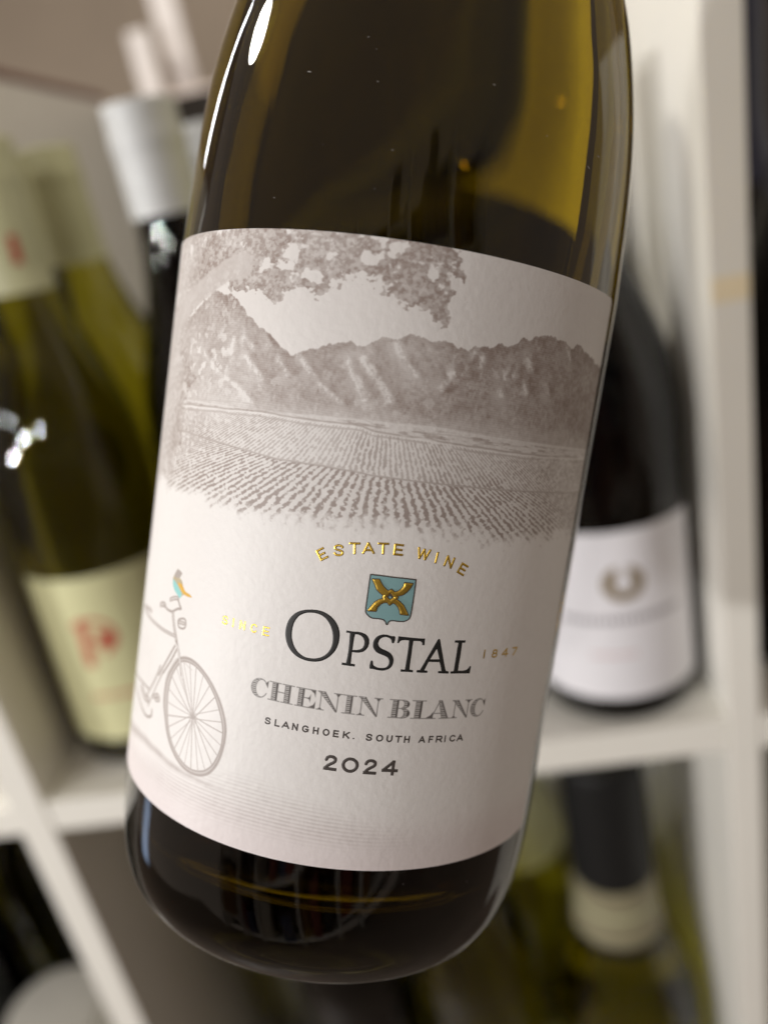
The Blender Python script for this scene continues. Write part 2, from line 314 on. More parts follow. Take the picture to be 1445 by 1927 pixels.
# ------------------------------------------------------------------ the printed picture on the paper label (u to the right, h upwards, mm)
ART = json.loads(r'''{"O":[[[-6.26,39.971],[-5.371,40.06],[-4.463,39.967],[-3.645,39.685],[-2.92,39.239],[-2.281,38.606],[-1.851,37.881],[-1.595,37.128],[-1.511,36.347],[-1.576,35.429],[-1.796,34.598],[-2.196,33.853],[-2.723,33.221],[-3.378,32.69],[-4.008,32.378],[-4.769,32.176],[-5.553,32.115],[-6.357,32.171],[-7.186,32.368],[-7.925,32.716],[-8.573,33.217],[-9.133,33.906],[-9.509,34.689],[-9.716,35.448],[-9.763,36.238],[-9.665,37.172],[-9.384,37.968],[-8.897,38.688],[-8.33,39.217],[-7.688,39.576],[-6.923,39.841]],[[-6.197,39.497],[-5.525,39.537],[-4.838,39.43],[-4.126,39.121],[-3.559,38.627],[-3.082,37.97],[-2.731,37.177],[-2.54,36.414],[-2.479,35.629],[-2.555,34.878],[-2.8,34.212],[-3.169,33.639],[-3.668,33.19],[-4.189,32.896],[-4.837,32.691],[-5.506,32.616],[-6.192,32.649],[-6.79,32.846],[-7.414,33.218],[-7.882,33.699],[-8.276,34.308],[-8.554,34.996],[-8.704,35.766],[-8.717,36.562],[-8.606,37.381],[-8.348,38.056],[-7.965,38.64],[-7.502,39.044],[-6.859,39.355]]],"P":[[[-0.667,37.696],[-0.057,37.67],[0.493,37.678],[1.038,37.718],[1.593,37.689],[2.169,37.513],[2.601,37.192],[2.855,36.712],[2.933,36.153],[2.826,35.571],[2.562,35.084],[2.165,34.751],[1.638,34.559],[1.148,34.507],[0.593,34.524],[0.602,33.807],[0.645,32.762],[1.28,32.732],[1.286,32.366],[0.556,32.361],[-0.708,32.365],[-0.691,32.734],[-0.105,32.738],[-0.019,33.493],[0.024,34.639],[-0.028,35.996],[-0.126,37.366],[-0.674,37.344]],[[0.69,37.286],[1.095,37.307],[1.554,37.174],[1.926,36.881],[2.169,36.401],[2.203,35.837],[2.025,35.36],[1.676,35.088],[1.254,34.942],[0.603,34.855],[0.609,35.857],[0.617,36.766]]],"S":[[[6.644,37.572],[6.613,36.622],[6.25,36.635],[6.17,36.958],[5.944,37.199],[5.585,37.357],[5.187,37.397],[4.76,37.261],[4.444,36.978],[4.279,36.573],[4.287,36.198],[4.493,35.844],[4.888,35.578],[5.417,35.402],[5.892,35.219],[6.386,34.921],[6.73,34.493],[6.916,33.993],[6.909,33.418],[6.715,32.884],[6.339,32.507],[5.81,32.264],[5.258,32.19],[4.58,32.227],[4.009,32.316],[3.485,32.397],[3.506,33.521],[3.819,33.51],[3.925,33.075],[4.162,32.814],[4.635,32.634],[5.2,32.598],[5.748,32.696],[6.106,32.946],[6.283,33.364],[6.232,33.876],[5.975,34.254],[5.49,34.495],[4.906,34.666],[4.319,34.867],[3.885,35.186],[3.603,35.61],[3.485,36.052],[3.516,36.624],[3.773,37.165],[4.217,37.555],[4.801,37.754],[5.415,37.761],[6.05,37.63]]],"T":[[[7.111,37.705],[8.195,37.681],[9.235,37.645],[10.286,37.623],[11.297,37.636],[11.365,36.592],[10.982,36.618],[10.927,36.972],[10.588,37.182],[10.003,37.181],[9.519,37.149],[9.504,36.253],[9.539,34.875],[9.539,33.49],[9.579,32.684],[10.136,32.633],[10.167,32.276],[9.346,32.3],[8.218,32.273],[8.208,32.653],[8.832,32.638],[8.867,33.564],[8.891,34.947],[8.874,36.21],[8.81,37.179],[8.268,37.195],[7.708,37.116],[7.452,36.924],[7.346,36.641],[7.074,36.64]]],"A":[[[13.561,37.728],[13.739,37.618],[14.137,36.471],[14.616,35.084],[15.203,33.455],[15.521,32.694],[16.053,32.577],[16.075,32.223],[15.152,32.245],[14.24,32.294],[14.211,32.622],[14.769,32.653],[14.531,33.33],[14.226,34.049],[13.365,34.029],[12.451,34.035],[12.192,33.386],[11.943,32.679],[12.469,32.627],[12.474,32.289],[11.588,32.27],[10.728,32.303],[10.721,32.651],[11.224,32.697],[11.619,33.596],[12.235,35.013],[12.856,36.428],[13.345,37.546]],[[13.454,36.125],[14.128,34.491],[12.627,34.448]]],"L":[[[16.296,37.54],[17.207,37.549],[18.178,37.551],[18.181,37.163],[17.648,37.152],[17.672,36.047],[17.682,34.869],[17.653,33.688],[17.671,32.682],[18.48,32.667],[19.208,32.803],[19.566,33.114],[19.655,33.386],[19.944,33.341],[19.924,32.171],[18.29,32.22],[16.372,32.222],[16.35,32.576],[16.888,32.632],[16.899,33.694],[16.914,35.107],[16.905,36.282],[16.954,37.126],[16.292,37.19]]],"shield":[[1.626,46.598],[2.675,46.609],[3.993,46.611],[5.059,46.575],[6.213,46.595],[7.382,46.581],[8.519,46.557],[8.577,45.573],[8.585,44.312],[8.579,43.137],[8.573,41.959],[8.509,40.864],[8.382,40.49],[8.061,40.191],[7.549,39.965],[6.741,39.918],[6.016,39.957],[5.575,39.913],[5.337,39.707],[5.256,39.336],[5.115,39.258],[4.942,39.348],[4.803,39.696],[4.502,39.935],[4.046,40.019],[3.341,40.001],[2.812,39.991],[2.345,40.177],[1.9,40.527],[1.678,40.858],[1.623,41.571],[1.624,42.828],[1.613,44.17],[1.615,45.42]],"cross":[[2.029,45.903],[3.071,45.982],[3.463,45.387],[3.884,44.901],[4.282,44.59],[4.618,44.404],[5.016,44.718],[5.562,44.33],[6.07,44.518],[6.465,44.874],[6.754,45.352],[6.853,45.9],[8.119,45.89],[7.854,45.236],[7.411,44.564],[6.854,44.059],[6.003,43.748],[6.194,43.542],[6.03,43.256],[6.568,42.95],[7.179,42.468],[7.642,41.787],[8.114,41.058],[6.886,41.083],[6.719,41.61],[6.419,42.123],[6.001,42.532],[5.573,42.712],[5.101,42.275],[4.69,42.661],[4.21,42.607],[3.726,42.281],[3.354,41.787],[3.224,41.142],[1.999,41.08],[2.389,41.759],[2.895,42.541],[3.452,42.968],[4.021,43.196],[3.854,43.374],[3.99,43.659],[3.489,43.959],[2.895,44.423],[2.537,45.093]],"diamond":[[4.989,44.105],[5.533,43.545],[5.043,43.114],[4.509,43.495]],"dot":[[4.981,43.728],[5.234,43.513],[5.044,43.294],[4.812,43.484]],"estate":[["E",[-5.804,47.35],[-4.665,48.159],[-6.694,48.886]],["S",[-4.065,48.438],[-2.515,48.642],[-4.357,50.198]],["T",[-1.851,49.071],[-0.188,49.276],[-2.189,50.75]],["A",[0.051,49.365],[1.886,49.615],[-0.16,51.155]],["T",[2.245,49.626],[3.92,49.784],[2.077,51.334]],["E",[4.537,49.785],[6.031,49.812],[4.503,51.533]],["W",[7.897,49.7],[10.008,49.461],[8.029,51.421]],["I",[10.811,49.236],[11.364,49.171],[11.088,50.906]],["N",[12.381,48.935],[13.8,48.569],[12.705,50.595]],["E",[14.691,48.118],[15.979,47.53],[15.41,49.718]]],"since":[["S",[-20.818,34.458],[-19.651,34.625],[-20.85,35.945]],["I",[-18.818,34.636],[-18.46,34.686],[-18.748,36.037]],["N",[-17.433,34.719],[-16.414,34.753],[-17.433,36.074]],["C",[-15.468,34.6],[-14.297,34.61],[-15.411,36.007]],["E",[-13.399,34.642],[-12.246,34.75],[-13.364,36.044]]],"year0":[["1",[21.994,34.514],[22.373,34.484],[21.966,35.954]],["8",[23.749,34.5],[24.968,34.402],[23.682,35.935]],["4",[25.954,34.622],[27.454,34.496],[25.774,36.05]],["7",[28.322,34.465],[29.632,34.331],[28.202,35.883]]],"place":[["S",[-11.209,21.148],[-10.225,21.23],[-11.155,22.18]],["L",[-9.595,21.167],[-8.743,21.221],[-9.528,22.283]],["A",[-8.427,21.193],[-7.203,21.205],[-8.414,22.168]],["N",[-6.81,21.189],[-5.886,21.236],[-6.788,22.29]],["G",[-5.276,21.177],[-4.204,21.231],[-5.248,22.239]],["H",[-3.607,21.044],[-2.705,21.052],[-3.557,22.109]],["O",[-2.113,21.052],[-1.06,21.119],[-2.147,22.2]],["E",[-0.536,21.074],[0.358,21.077],[-0.496,22.184]],["K",[0.945,21.081],[2.003,21.09],[0.931,22.234]],[".",[2.466,21.144],[2.748,21.151],[2.473,21.44]],["S",[4.409,21.098],[5.429,21.112],[4.397,22.205]],["O",[5.982,21.081],[7.105,21.108],[5.914,22.236]],["U",[7.595,21.063],[8.542,21.062],[7.551,22.199]],["T",[8.934,21.054],[10.019,21.042],[8.868,22.167]],["H",[10.362,21.076],[11.292,21.045],[10.396,22.172]],["A",[12.739,21.054],[13.854,21.045],[12.72,22.155]],["F",[14.403,21.06],[15.199,21.065],[14.377,22.193]],["R",[15.653,21.076],[16.802,21.054],[15.649,22.238]],["I",[17.105,21.065],[17.437,21.073],[17.126,22.231]],["C",[18.049,21.114],[19.231,21.085],[18.026,22.209]],["A",[19.408,21.071],[20.633,21.021],[19.413,22.171]]],"vintage":[["2",[-1.295,15.772],[0.731,15.839],[-1.471,18.172]],["0",[1.385,15.723],[3.992,15.88],[1.262,18.212]],["2",[4.748,15.747],[6.804,15.792],[4.616,18.247]],["4",[7.563,15.732],[10.134,15.789],[7.455,18.174]]],"chenin":[["C",[-14.121,24.856],[-11.298,25.106],[-14.223,27.85]],["H",[-11.171,25.037],[-7.25,25.053],[-11.233,27.897]],["E",[-6.895,25.0],[-3.815,25.04],[-6.976,27.923]],["N",[-3.582,25.025],[0.091,25.017],[-3.515,27.886]],["I",[0.267,24.999],[2.23,25.041],[0.313,27.827]],["N",[2.537,25.012],[6.136,25.053],[2.507,27.861]],["B",[7.279,24.911],[10.595,24.96],[7.234,27.875]],["L",[10.858,24.911],[14.476,24.888],[10.87,27.817]],["A",[13.534,24.892],[17.42,24.87],[13.464,27.917]],["N",[17.629,24.861],[21.179,24.789],[17.503,27.773]],["C",[21.293,24.927],[24.128,24.777],[21.026,27.95]]],"ridge":[[-52.407,76.838],[-41.757,79.61],[-36.576,81.89],[-33.304,83.869],[-30.968,85.403],[-28.971,84.987],[-26.301,84.613],[-24.939,83.696],[-23.571,82.391],[-21.51,80.881],[-19.272,79.694],[-17.152,78.535],[-15.425,77.368],[-14.102,76.576],[-13.02,77.303],[-11.373,77.934],[-9.492,78.597],[-7.902,79.075],[-6.324,79.452],[-5.524,79.502],[-4.767,78.872],[-3.607,79.155],[-2.431,80.222],[-1.293,80.766],[0.535,80.895],[2.281,81.614],[4.393,81.722],[6.049,81.456],[7.688,81.451],[9.131,81.103],[10.872,80.853],[12.223,81.437],[13.639,81.824],[15.134,81.987],[16.255,82.704],[17.745,82.495],[18.786,83.124],[19.942,84.181],[21.031,84.042],[22.711,84.791],[25.096,85.559],[26.17,85.469],[27.651,84.885],[29.077,84.841],[30.792,84.183],[32.655,85.283],[34.818,84.462],[39.036,83.588],[43.087,83.194]],"mbase":[[-44.04,67.9],[-36.365,67.742],[-18.158,67.751],[-8.089,68.421],[-1.368,68.837],[-1.193,68.729],[8.224,69.11],[18.895,68.811],[42.357,68.79]],"vtop":[[-44.881,66.604],[-36.135,66.863],[-18.138,67.616],[-10.787,67.511],[-2.554,67.739],[-0.993,67.296],[9.96,67.053],[21.041,66.806],[43.306,67.388]],"vmid":[[-41.896,63.041],[-35.104,62.774],[-22.925,61.98],[-14.672,61.251],[-7.118,61.311],[-1.645,61.176],[-0.112,60.991],[8.076,60.989],[17.027,61.114],[26.577,61.366],[43.541,61.47]],"vbot":[[-43.024,54.095],[-30.322,54.206],[-21.577,53.405],[-11.848,53.995],[-3.408,54.264],[0.725,55.001],[9.049,54.653],[18.284,54.303],[27.806,54.643],[43.118,55.512]],"vp":[[-0.034,78.219],[1.028,70.765]],"tree":[[-41.527,79.002],[-36.614,82.036],[-32.868,84.433],[-30.123,86.097],[-25.167,85.05],[-23.052,86.059],[-20.79,85.214],[-19.252,83.967],[-17.314,83.963],[-15.683,85.527],[-13.674,86.076],[-12.119,85.302],[-10.687,85.18],[-10.421,87.27],[-8.591,87.966],[-6.571,88.95],[-5.523,89.07],[-3.859,88.509],[-2.171,87.708],[-1.478,86.526],[-0.05,85.701],[1.382,84.882],[2.932,85.113],[-0.996,86.081],[0.398,85.509],[1.832,84.692],[3.235,85.929],[4.424,85.084],[5.701,83.735],[7.064,83.692],[7.708,84.831],[7.086,87.053],[7.382,88.644],[6.433,89.51],[7.373,90.435],[8.4,90.868],[7.442,91.723],[7.776,93.055],[7.904,93.967],[6.41,94.845]],"branch":[[-48.386,74.465],[-47.275,77.602],[-42.945,81.159],[-38.21,83.826],[-33.466,85.86],[-29.036,87.752],[-25.024,88.844]],"leftedge":[[-41.527,79.002],[-38.156,74.217],[-33.414,71.481],[-35.318,69.006],[-36.838,66.808],[-36.764,63.807],[-36.689,60.792],[-38.709,58.107],[-38.537,54.731]],"tip":[[6.058,84.05]],"gaps":[[-20.701,89.07],[-17.088,88.836],[-9.5,90.561],[-4.504,91.222],[-13.066,87.94],[-0.831,92.959],[-16.49,91.08],[-41.31,92.108]],"gullies":[[[-12.881,76.313],[-10.85,74.169],[-8.627,72.335],[-6.216,70.806]],[[-5.669,76.668],[-4.557,74.459],[-3.22,72.54],[-2.588,71.838]],[[-3.601,77.205],[-2.271,75.297],[-0.455,73.716],[1.105,72.096]],[[0.748,80.148],[1.819,78.225],[2.786,77.061]],[[-32.061,75.602],[-28.103,72.987],[-23.591,70.856],[-20.378,68.991]],[[-22.874,78.077],[-21.234,76.838]],[[-25.154,77.929],[-25.227,75.989]],[[-19.522,79.137],[-18.304,77.628]],[[-22.04,75.135],[-20.434,73.915],[-18.892,72.71]],[[-4.031,74.531],[-2.398,72.392]],[[-16.419,75.665],[-14.601,73.722]],[[-2.222,76.088],[-0.632,74.216],[0.927,72.597]],[[0.681,79.879],[2.383,77.263],[4.179,75.955]],[[8.957,76.924],[10.017,77.346],[11.602,77.319]],[[17.911,79.076],[17.684,77.69],[19.199,77.64],[19.154,78.722]],[[21.245,77.936],[22.123,76.405]],[[26.038,77.489],[26.451,76.697]],[[29.824,83.973],[30.81,82.415]],[[21.565,81.545],[22.326,79.744]],[[17.289,75.464],[17.708,74.978]],[[7.919,74.657],[9.272,76.706]],[[13.653,80.023],[13.541,78.942]],[[12.363,80.614],[11.357,79.664]]],"bird":[[-32.735,40.45],[-32.058,40.392],[-31.271,40.117],[-31.589,39.586],[-31.798,39.167],[-31.069,38.919],[-30.567,38.067],[-29.81,37.467],[-28.761,37.311],[-27.956,36.974],[-29.067,36.806],[-29.908,36.892],[-30.676,36.446],[-31.142,36.015],[-31.766,36.281],[-32.818,36.746],[-33.546,37.427],[-33.884,38.335],[-33.717,39.06],[-33.252,39.794]],"birdtail":[[-30.95,38.337],[-29.81,37.467],[-28.761,37.311],[-27.956,36.974],[-29.067,36.806],[-30.12,36.898],[-31.075,37.324],[-32.189,38.269]],"birdblue":[[-33.86,38.341],[-33.448,38.445],[-32.363,37.978],[-31.157,37.179],[-30.723,36.679],[-31.142,36.015],[-31.766,36.281],[-32.818,36.746],[-33.546,37.427]],"birdhead":[[-32.735,40.45],[-32.058,40.392],[-31.271,40.117],[-31.589,39.586],[-31.908,39.139],[-33.198,39.003],[-33.516,39.296],[-33.252,39.794]],"bike":[[0.55,[[-33.944,35.013],[-32.803,35.571],[-31.68,35.872]]],[0.7,[[-37.288,33.205],[-36.429,33.572],[-35.816,33.553]]],[0.3,[[-35.816,33.553],[-34.572,33.144],[-33.019,33.206]]],[0.3,[[-33.019,33.206],[-31.326,34.176],[-30.485,34.407],[-31.044,34.994],[-31.643,35.696]]],[0.55,[[-32.76,33.154],[-32.249,31.927],[-31.592,30.499],[-30.696,28.899]]],[0.35,[[-30.696,28.899],[-29.589,27.127],[-28.365,23.916]]],[0.45,[[-46.516,29.859],[-41.63,29.546],[-37.555,29.467],[-34.231,29.454],[-31.288,29.592]]],[0.55,[[-48.002,30.121],[-43.272,30.787],[-41.668,30.853]]],[0.3,[[-30.974,28.066],[-32.745,25.239],[-35.125,21.62]]],[0.3,[[-30.254,27.79],[-31.761,25.182],[-33.672,22.51]]],[0.4,[[-34.886,23.219],[-36.137,20.747],[-37.617,18.563],[-39.325,16.391]]],[0.22,[[-33.639,22.837],[-35.292,19.96],[-36.862,17.19],[-38.08,15.059]]],[0.6,[[-36.242,17.424],[-34.839,18.152],[-34.129,17.668],[-35.23,17.256]]],[0.3,[[-51.014,16.643],[-42.934,17.711],[-38.579,17.928]]],[0.35,[[-49.908,15.105],[-43.985,14.443],[-41.124,13.572],[-38.28,13.164],[-36.314,13.951],[-36.278,15.07]]],[0.9,[[-42.477,16.742],[-40.069,15.965],[-38.388,16.053]]],[0.25,[[-30.917,32.187],[-30.57,32.657],[-29.374,33.057],[-28.813,32.785],[-28.755,31.944],[-29.268,31.428],[-30.416,31.341],[-30.87,31.953]]],[0.5,[[-30.58,32.16],[-29.229,32.299]]]],"wheelO":[[-29.307,26.706],[-27.532,27.323],[-25.587,27.274],[-23.672,26.575],[-21.794,25.36],[-20.107,23.713],[-18.758,21.842],[-17.783,19.734],[-17.366,17.836],[-17.424,15.661],[-17.855,13.485],[-18.634,11.562],[-19.812,10.061],[-21.3,9.206],[-22.945,8.859],[-24.567,8.899],[-26.165,9.336],[-27.977,10.353],[-29.554,11.738],[-30.845,13.516],[-31.77,15.583],[-32.586,17.566],[-32.768,20.189],[-32.447,22.309],[-31.357,24.271],[-30.253,25.817]],"wheelI":[[-28.151,26.224],[-26.587,26.454],[-25.041,26.224],[-23.312,25.411],[-21.783,24.223],[-20.431,22.731],[-19.398,21.018],[-18.606,19.232],[-18.216,17.576],[-18.223,15.538],[-18.644,13.741],[-19.459,11.927],[-20.701,10.657],[-22.095,10.025],[-23.621,9.786],[-25.123,10.006],[-26.587,10.632],[-27.984,11.551],[-29.197,12.815],[-30.197,14.437],[-30.792,16.22],[-31.225,18.334],[-31.321,20.568],[-30.827,22.861],[-29.797,24.653],[-28.904,25.726]],"hub":[[-24.483,18.221]],"fork":[[-30.287,28.294],[-29.178,26.03],[-28.161,24.01],[-27.973,23.55]],"fork2":[[-27.928,23.304],[-26.907,21.558],[-25.853,19.962],[-24.661,18.42]],"path":[[-50.106,6.76],[-41.83,8.706],[-36.32,8.95],[-32.122,8.797],[-28.729,8.576],[-25.45,8.555],[-22.196,8.484]],"ground":[[-34.563,-0.685],[-13.464,4.723],[1.103,6.427]]}''')
U0, U1, H0, H1 = -68.0, 43.55, 0.0, 94.27
PX = 12

def engraved(g):
    """Engraved capital in a unit box: (hatched thick shapes, hairlines, solid triangles)."""
    T, Hh, Sx = [], [], []
    bar = lambda x0, x1, y: Hh.append([(x0, y), (x1, y)])
    stem = lambda x0, x1: T.append([(x0, .02), (x1, .02), (x1, .98), (x0, .98)])
    if g == 'C':
        T.append(ell(62, 298, .5, .5, .5, .5, 26) + ell(292, 68, .6, .5, .33, .47, 26)); Hh.append(ell(66, 32, .52, .5, .45, .49, 8)); Hh.append(ell(294, 335, .52, .5, .44, .49, 8)); Sx.append([(.99, .98), (.97, .56), (.80, .82)])
    if g == 'H':
        stem(.13, .35); stem(.65, .87); [bar(a, b, y) for a, b in ((0, .47), (.53, 1)) for y in (.02, .98)]; bar(.35, .65, .52)
    if g == 'E':
        stem(.14, .40); bar(0, .98, .02); bar(0, .96, .98); Sx.append([(.97, .99), (.97, .60), (.90, .80), (.70, .96)]); Sx.append([(1, .01), (1, .42), (.9, .2), (.66, .04)]); bar(.4, .62, .51); Sx.append([(.74, .74), (.74, .28), (.66, .46), (.5, .5), (.66, .56)])
    if g == 'N':
        Hh.append([(.14, .02), (.14, .96)]); bar(0, .30, .02); bar(0, .16, .98); T.append([(.03, .99), (.29, .99), (.84, .02), (.80, 0)]); Hh.append([(.83, .04), (.83, .96)]); bar(.66, 1, .98); Sx.append([(.72, .98), (.94, .98), (.83, .78)]); Sx.append([(.03, .02), (.25, .02), (.14, .16)])
    if g == 'I':
        stem(.28, .70); bar(0, 1, .02); bar(0, 1, .98)
    if g == 'B':
        stem(.16, .42); bar(0, .70, .02); bar(0, .66, .98); bar(.42, .66, .53); T.append(ell(88, -88, .62, .76, .32, .23, 14) + ell(-80, 80, .58, .76, .12, .2, 12)); T.append(ell(88, -88, .62, .27, .38, .265, 14) + ell(-80, 80, .58, .27, .15, .23, 12))
    if g == 'L':
        stem(.16, .44); bar(0, .99, .02); bar(0, .60, .98); Sx.append([(1, .01), (.99, .40), (.88, .2), (.66, .04)])
    if g == 'A':
        Hh.append([(.17, .02), (.47, .98)]); T.append([(.42, 1), (.56, 1), (.92, .02), (.64, .02)]); bar(.27, .68, .30); bar(0, .36, .02); bar(.53, 1, .02); Sx.append([(.06, .02), (.28, .02), (.2, .14)])
    return T, Hh, Sx

def label_art():
    w, h = int((U1 - U0) * PX), int((H1 - H0) * PX)
    ug, hg = U0 + (np.arange(w) + .5) / PX, H0 + (np.arange(h) + .5) / PX
    UU, HH = np.meshgrid(ug, hg)
    ink = np.zeros((h, w))                                # brown ink, 0..1
    black = np.zeros((h, w)); col = None
    A = {k: v for k, v in ART.items()}
    line = lambda k: np.array(A[k], float)
    interp = lambda k: np.interp(ug, *[c[np.argsort(line(k)[:, 0])] for c in line(k).T])
    def stroke(dst, pts, wd, val=1.0):
        p = np.asarray(pts, float)
        x0, x1 = p[:, 0].min() - wd - .3, p[:, 0].max() + wd + .3; y0, y1 = p[:, 1].min() - wd - .3, p[:, 1].max() + wd + .3
        i0, i1 = max(int((y0 - H0) * PX), 0), min(int((y1 - H0) * PX) + 1, h); j0, j1 = max(int((x0 - U0) * PX), 0), min(int((x1 - U0) * PX) + 1, w)
        if i1 <= i0 or j1 <= j0: return
        s = sd_line(p, wd, UU[i0:i1, j0:j1], HH[i0:i1, j0:j1])
        dst[i0:i1, j0:j1] = np.maximum(dst[i0:i1, j0:j1], val * np.clip(.5 - s * PX / 1.3, 0, 1))
    def fill(pts):
        p = np.asarray(pts, float)
        x0, x1 = p[:, 0].min() - .3, p[:, 0].max() + .3; y0, y1 = p[:, 1].min() - .3, p[:, 1].max() + .3
        i0, i1 = max(int((y0 - H0) * PX), 0), min(int((y1 - H0) * PX) + 1, h); j0, j1 = max(int((x0 - U0) * PX), 0), min(int((x1 - U0) * PX) + 1, w)
        o = np.zeros((h, w))
        if i1 > i0 and j1 > j0: o[i0:i1, j0:j1] = np.clip(.5 - sd_poly(p, UU[i0:i1, j0:j1], HH[i0:i1, j0:j1]) * PX / 1.3, 0, 1)
        return o
    sm = lambda x: np.clip(x, 0, 1) ** 2 * (3 - 2 * np.clip(x, 0, 1))
    n1 = fbm(h, w, 60, 60, 6, 1); n2 = fbm(h, w, 14, 14, 4, 2); n3 = fbm(h, w, 5, 5, 2, 3); n4 = fbm(h, w, 160, 120, 5, 4)
    # sky: a light, uneven tone over the upper half
    sky = .17 * sm((HH - 62) / 26) + .05 * (n4 - .5)
    fade = sm((ug + 66) / 6)
    # mountains
    ridge = interp('ridge') + (fbm(1, w, 10, 1, 3, 5)[0] - .5) * .9
    base = interp('mbase')
    m = sm((ridge[None] - HH) * 3) * sm((HH - base[None]) * 1.6 + .5) * fade
    yv = (ridge[None] - HH) / np.maximum(ridge - base, 1)[None]
    sh = UU + 0.62 * HH + 9.0 * (n4 - .5) + 3.2 * (n1 - .5) + 2.2 * (n2 - .5)       # gullies run down to the right
    gully = np.abs(np.mod(sh / 6.3 + 1.7 * (fbm(h, w, 200, 200, 2, 6) - .5), 1) - .5) * 2
    gl2 = np.abs(np.mod(sh / 2.7 + .8 * n1, 1) - .5) * 2
    left = sm((-10 - UU) / 22)
    lit = np.zeros((h, w)); shade = np.zeros((h, w))
    for gl in A['gullies']:
        c = curve(gl, 4); x0, x1 = c[:, 0].min() - 4, c[:, 0].max() + 4; y0, y1 = c[:, 1].min() - 3, c[:, 1].max() + 3
        ii = slice(int(y0 * PX), int(y1 * PX)); jj = slice(max(int((x0 - U0) * PX), 0), min(int((x1 - U0) * PX), w))
        X_, Y_ = UU[ii, jj] + 1.1 * (n2[ii, jj] - .5), HH[ii, jj] + 1.1 * (n1[ii, jj] - .5)
        dd = sd_line(c, 0, X_, Y_)
        d2 = sd_line(c + [1.0, .15], 0, X_, Y_)
        lit[ii, jj] = np.maximum(lit[ii, jj], np.exp(-(dd / .40) ** 2) + .35 * np.exp(-((dd - .7) / 1.0) ** 2) * (n2[ii, jj] > .45))
        shade[ii, jj] = np.maximum(shade[ii, jj], np.exp(-(d2 / .8) ** 2))
    fleck = sm((n2 - .56) * 9) * sm((n1 - .46) * 6)
    lit *= .45 + 1.1 * sm((n3 * .5 + n2 * .5 - .40) * 6)
    tone = .73 + .07 * sm((UU - 4) / 26) + .34 * (n1 - .5) + .34 * (n2 - .5) + .32 * (n3 - .5) + .52 * (n4 - .5) - .34 * lit + .16 * shade - .24 * fleck * sm((34 - UU) / 20) + .10 * sm((.16 - yv) * 8)
    tone -= .16 * left * sm(yv * 2 - .2) + .20 * sm((n2 - .54) * 9) * left
    tone = tone * (1 - .25 * sm((yv - .78) * 5))
    tone += .05 * np.sin(HH * 2 * np.pi / .33 + 3 * n1)
    mount = m * np.clip(tone, .12, 1.0)
    # valley floor between mountains and vineyard: pale strips and dark hedge lines
    vt = interp('vtop'); vm = interp('vmid'); vb = interp('vbot')
    q = (HH - vt[None]) / np.maximum(base - vt, .4)[None]
    val = sm(q * 4 + .6) * sm((1.25 - q) * 3) * (.26 + .42 * sm((fbm(h, w, 22, 4, 3, 81) - .5) * 5) * sm((.42 - np.abs(q - .45)) * 6) + .25 * (n3 - .5)) * fade
    hedge = np.zeros((h, w))
    for off, a_ in ((.15, .75), (-.55, .6), (1.15, .5)):
        yy = vt[None] + off + .35 * (fbm(1, w, 50, 1, 3, int(20 + off * 10)) - .5)
        hedge = np.maximum(hedge, a_ * np.clip(1 - np.abs(HH - yy) / (.30 * (.5 + n2)), 0, 1) * sm((fbm(1, w, 70, 1, 3, int(40 + off * 10)) - .25) * 4))
    # vineyard rows: fans running from a vanishing point, broken into bushes
    vp = line('vp')
    def rows(v, per, seed, wob):
        s = (UU - v[0]) / np.maximum(v[1] - HH, 2.0) / per + wob * (fbm(h, w, 26, 8, 3, seed) - .5)
        r = .5 + .5 * np.cos(2 * np.pi * s)
        bush = fbm(h, w, 5.5, 4.5, 2, seed + 1)
        return np.clip((r - .40) * 2.6 + (bush - .5) * 4.2 + .8 * (n3 - .5), 0, 1)
    up = sm((vt[None] - HH) * 2.5) * sm((HH - vm[None]) * 3 + .5)
    lowm = sm((vm[None] - HH) * 3 + .5) * sm((HH - vb[None]) / 3.0 + .65 + 1.5 * (n2 - .5) + .5 * (n1 - .5))
    haze = .55 + .45 * sm((n4 - .2) * 2)
    rowsU = up * (.20 + .62 * rows(vp[0], .051, 30, .5)) * haze
    rowsL = lowm * (.16 + .70 * rows(vp[1], .104, 34, .5))
    midl = .75 * np.clip(1 - np.abs(HH - vm[None] - .25 * (n1 - .5)) / (.28 * (.6 + .8 * n2)), 0, 1) * fade
    pond = np.clip(1 - np.abs(HH - (67.2 - .03 * UU)) / .35, 0, 1) * sm((UU - 14) / 3) * sm((31 - UU) / 2) * 0
    field = np.maximum(np.maximum(rowsU, rowsL), midl * (lowm + up > .2)) * fade
    ink = np.maximum.reduce([mount, val, hedge * fade, field])
    ink = np.maximum(ink, sky * (1 - m))
    # tree: foliage hanging from the top edge, arched limb on the left, mottled bark and leaves down the edge
    tr = np.array(A['tree']); order = np.argsort(tr[:, 0])
    poly = [(-70, 100), (-70, 60)] + [tuple(t) for t in A['leftedge'][::-1]] + [tuple(t) for t in A['tree']] + [(21.5, 100)]
    d = sd_poly(np.array(poly), UU[:, :], HH[:, :]) if True else None
    leafn = .55 * fbm(h, w, 13, 11, 3, 50) + .45 * fbm(h, w, 34, 30, 3, 51)
    edge = sm((-d + (leafn - .5) * 4.0 + 1.6 * (fbm(h, w, 7, 6, 2, 58) - .5)) / .28 + .3)
    gapn = fbm(h, w, 30, 24, 4, 52)
    gap = sm((gapn - .66) * 11)
    for gx, gy in A['gaps']: gap = np.maximum(gap, sm((1.3 - np.hypot(UU - gx, (HH - gy) * 1.3) + 4.6 * (leafn - .5)) / .5))
    side = sm((-44 - UU) / 3 + .4 + (leafn - .5) * 2)
    speck = sm((fbm(h, w, 6, 5, 3, 57) - .5) * 9 + .5)
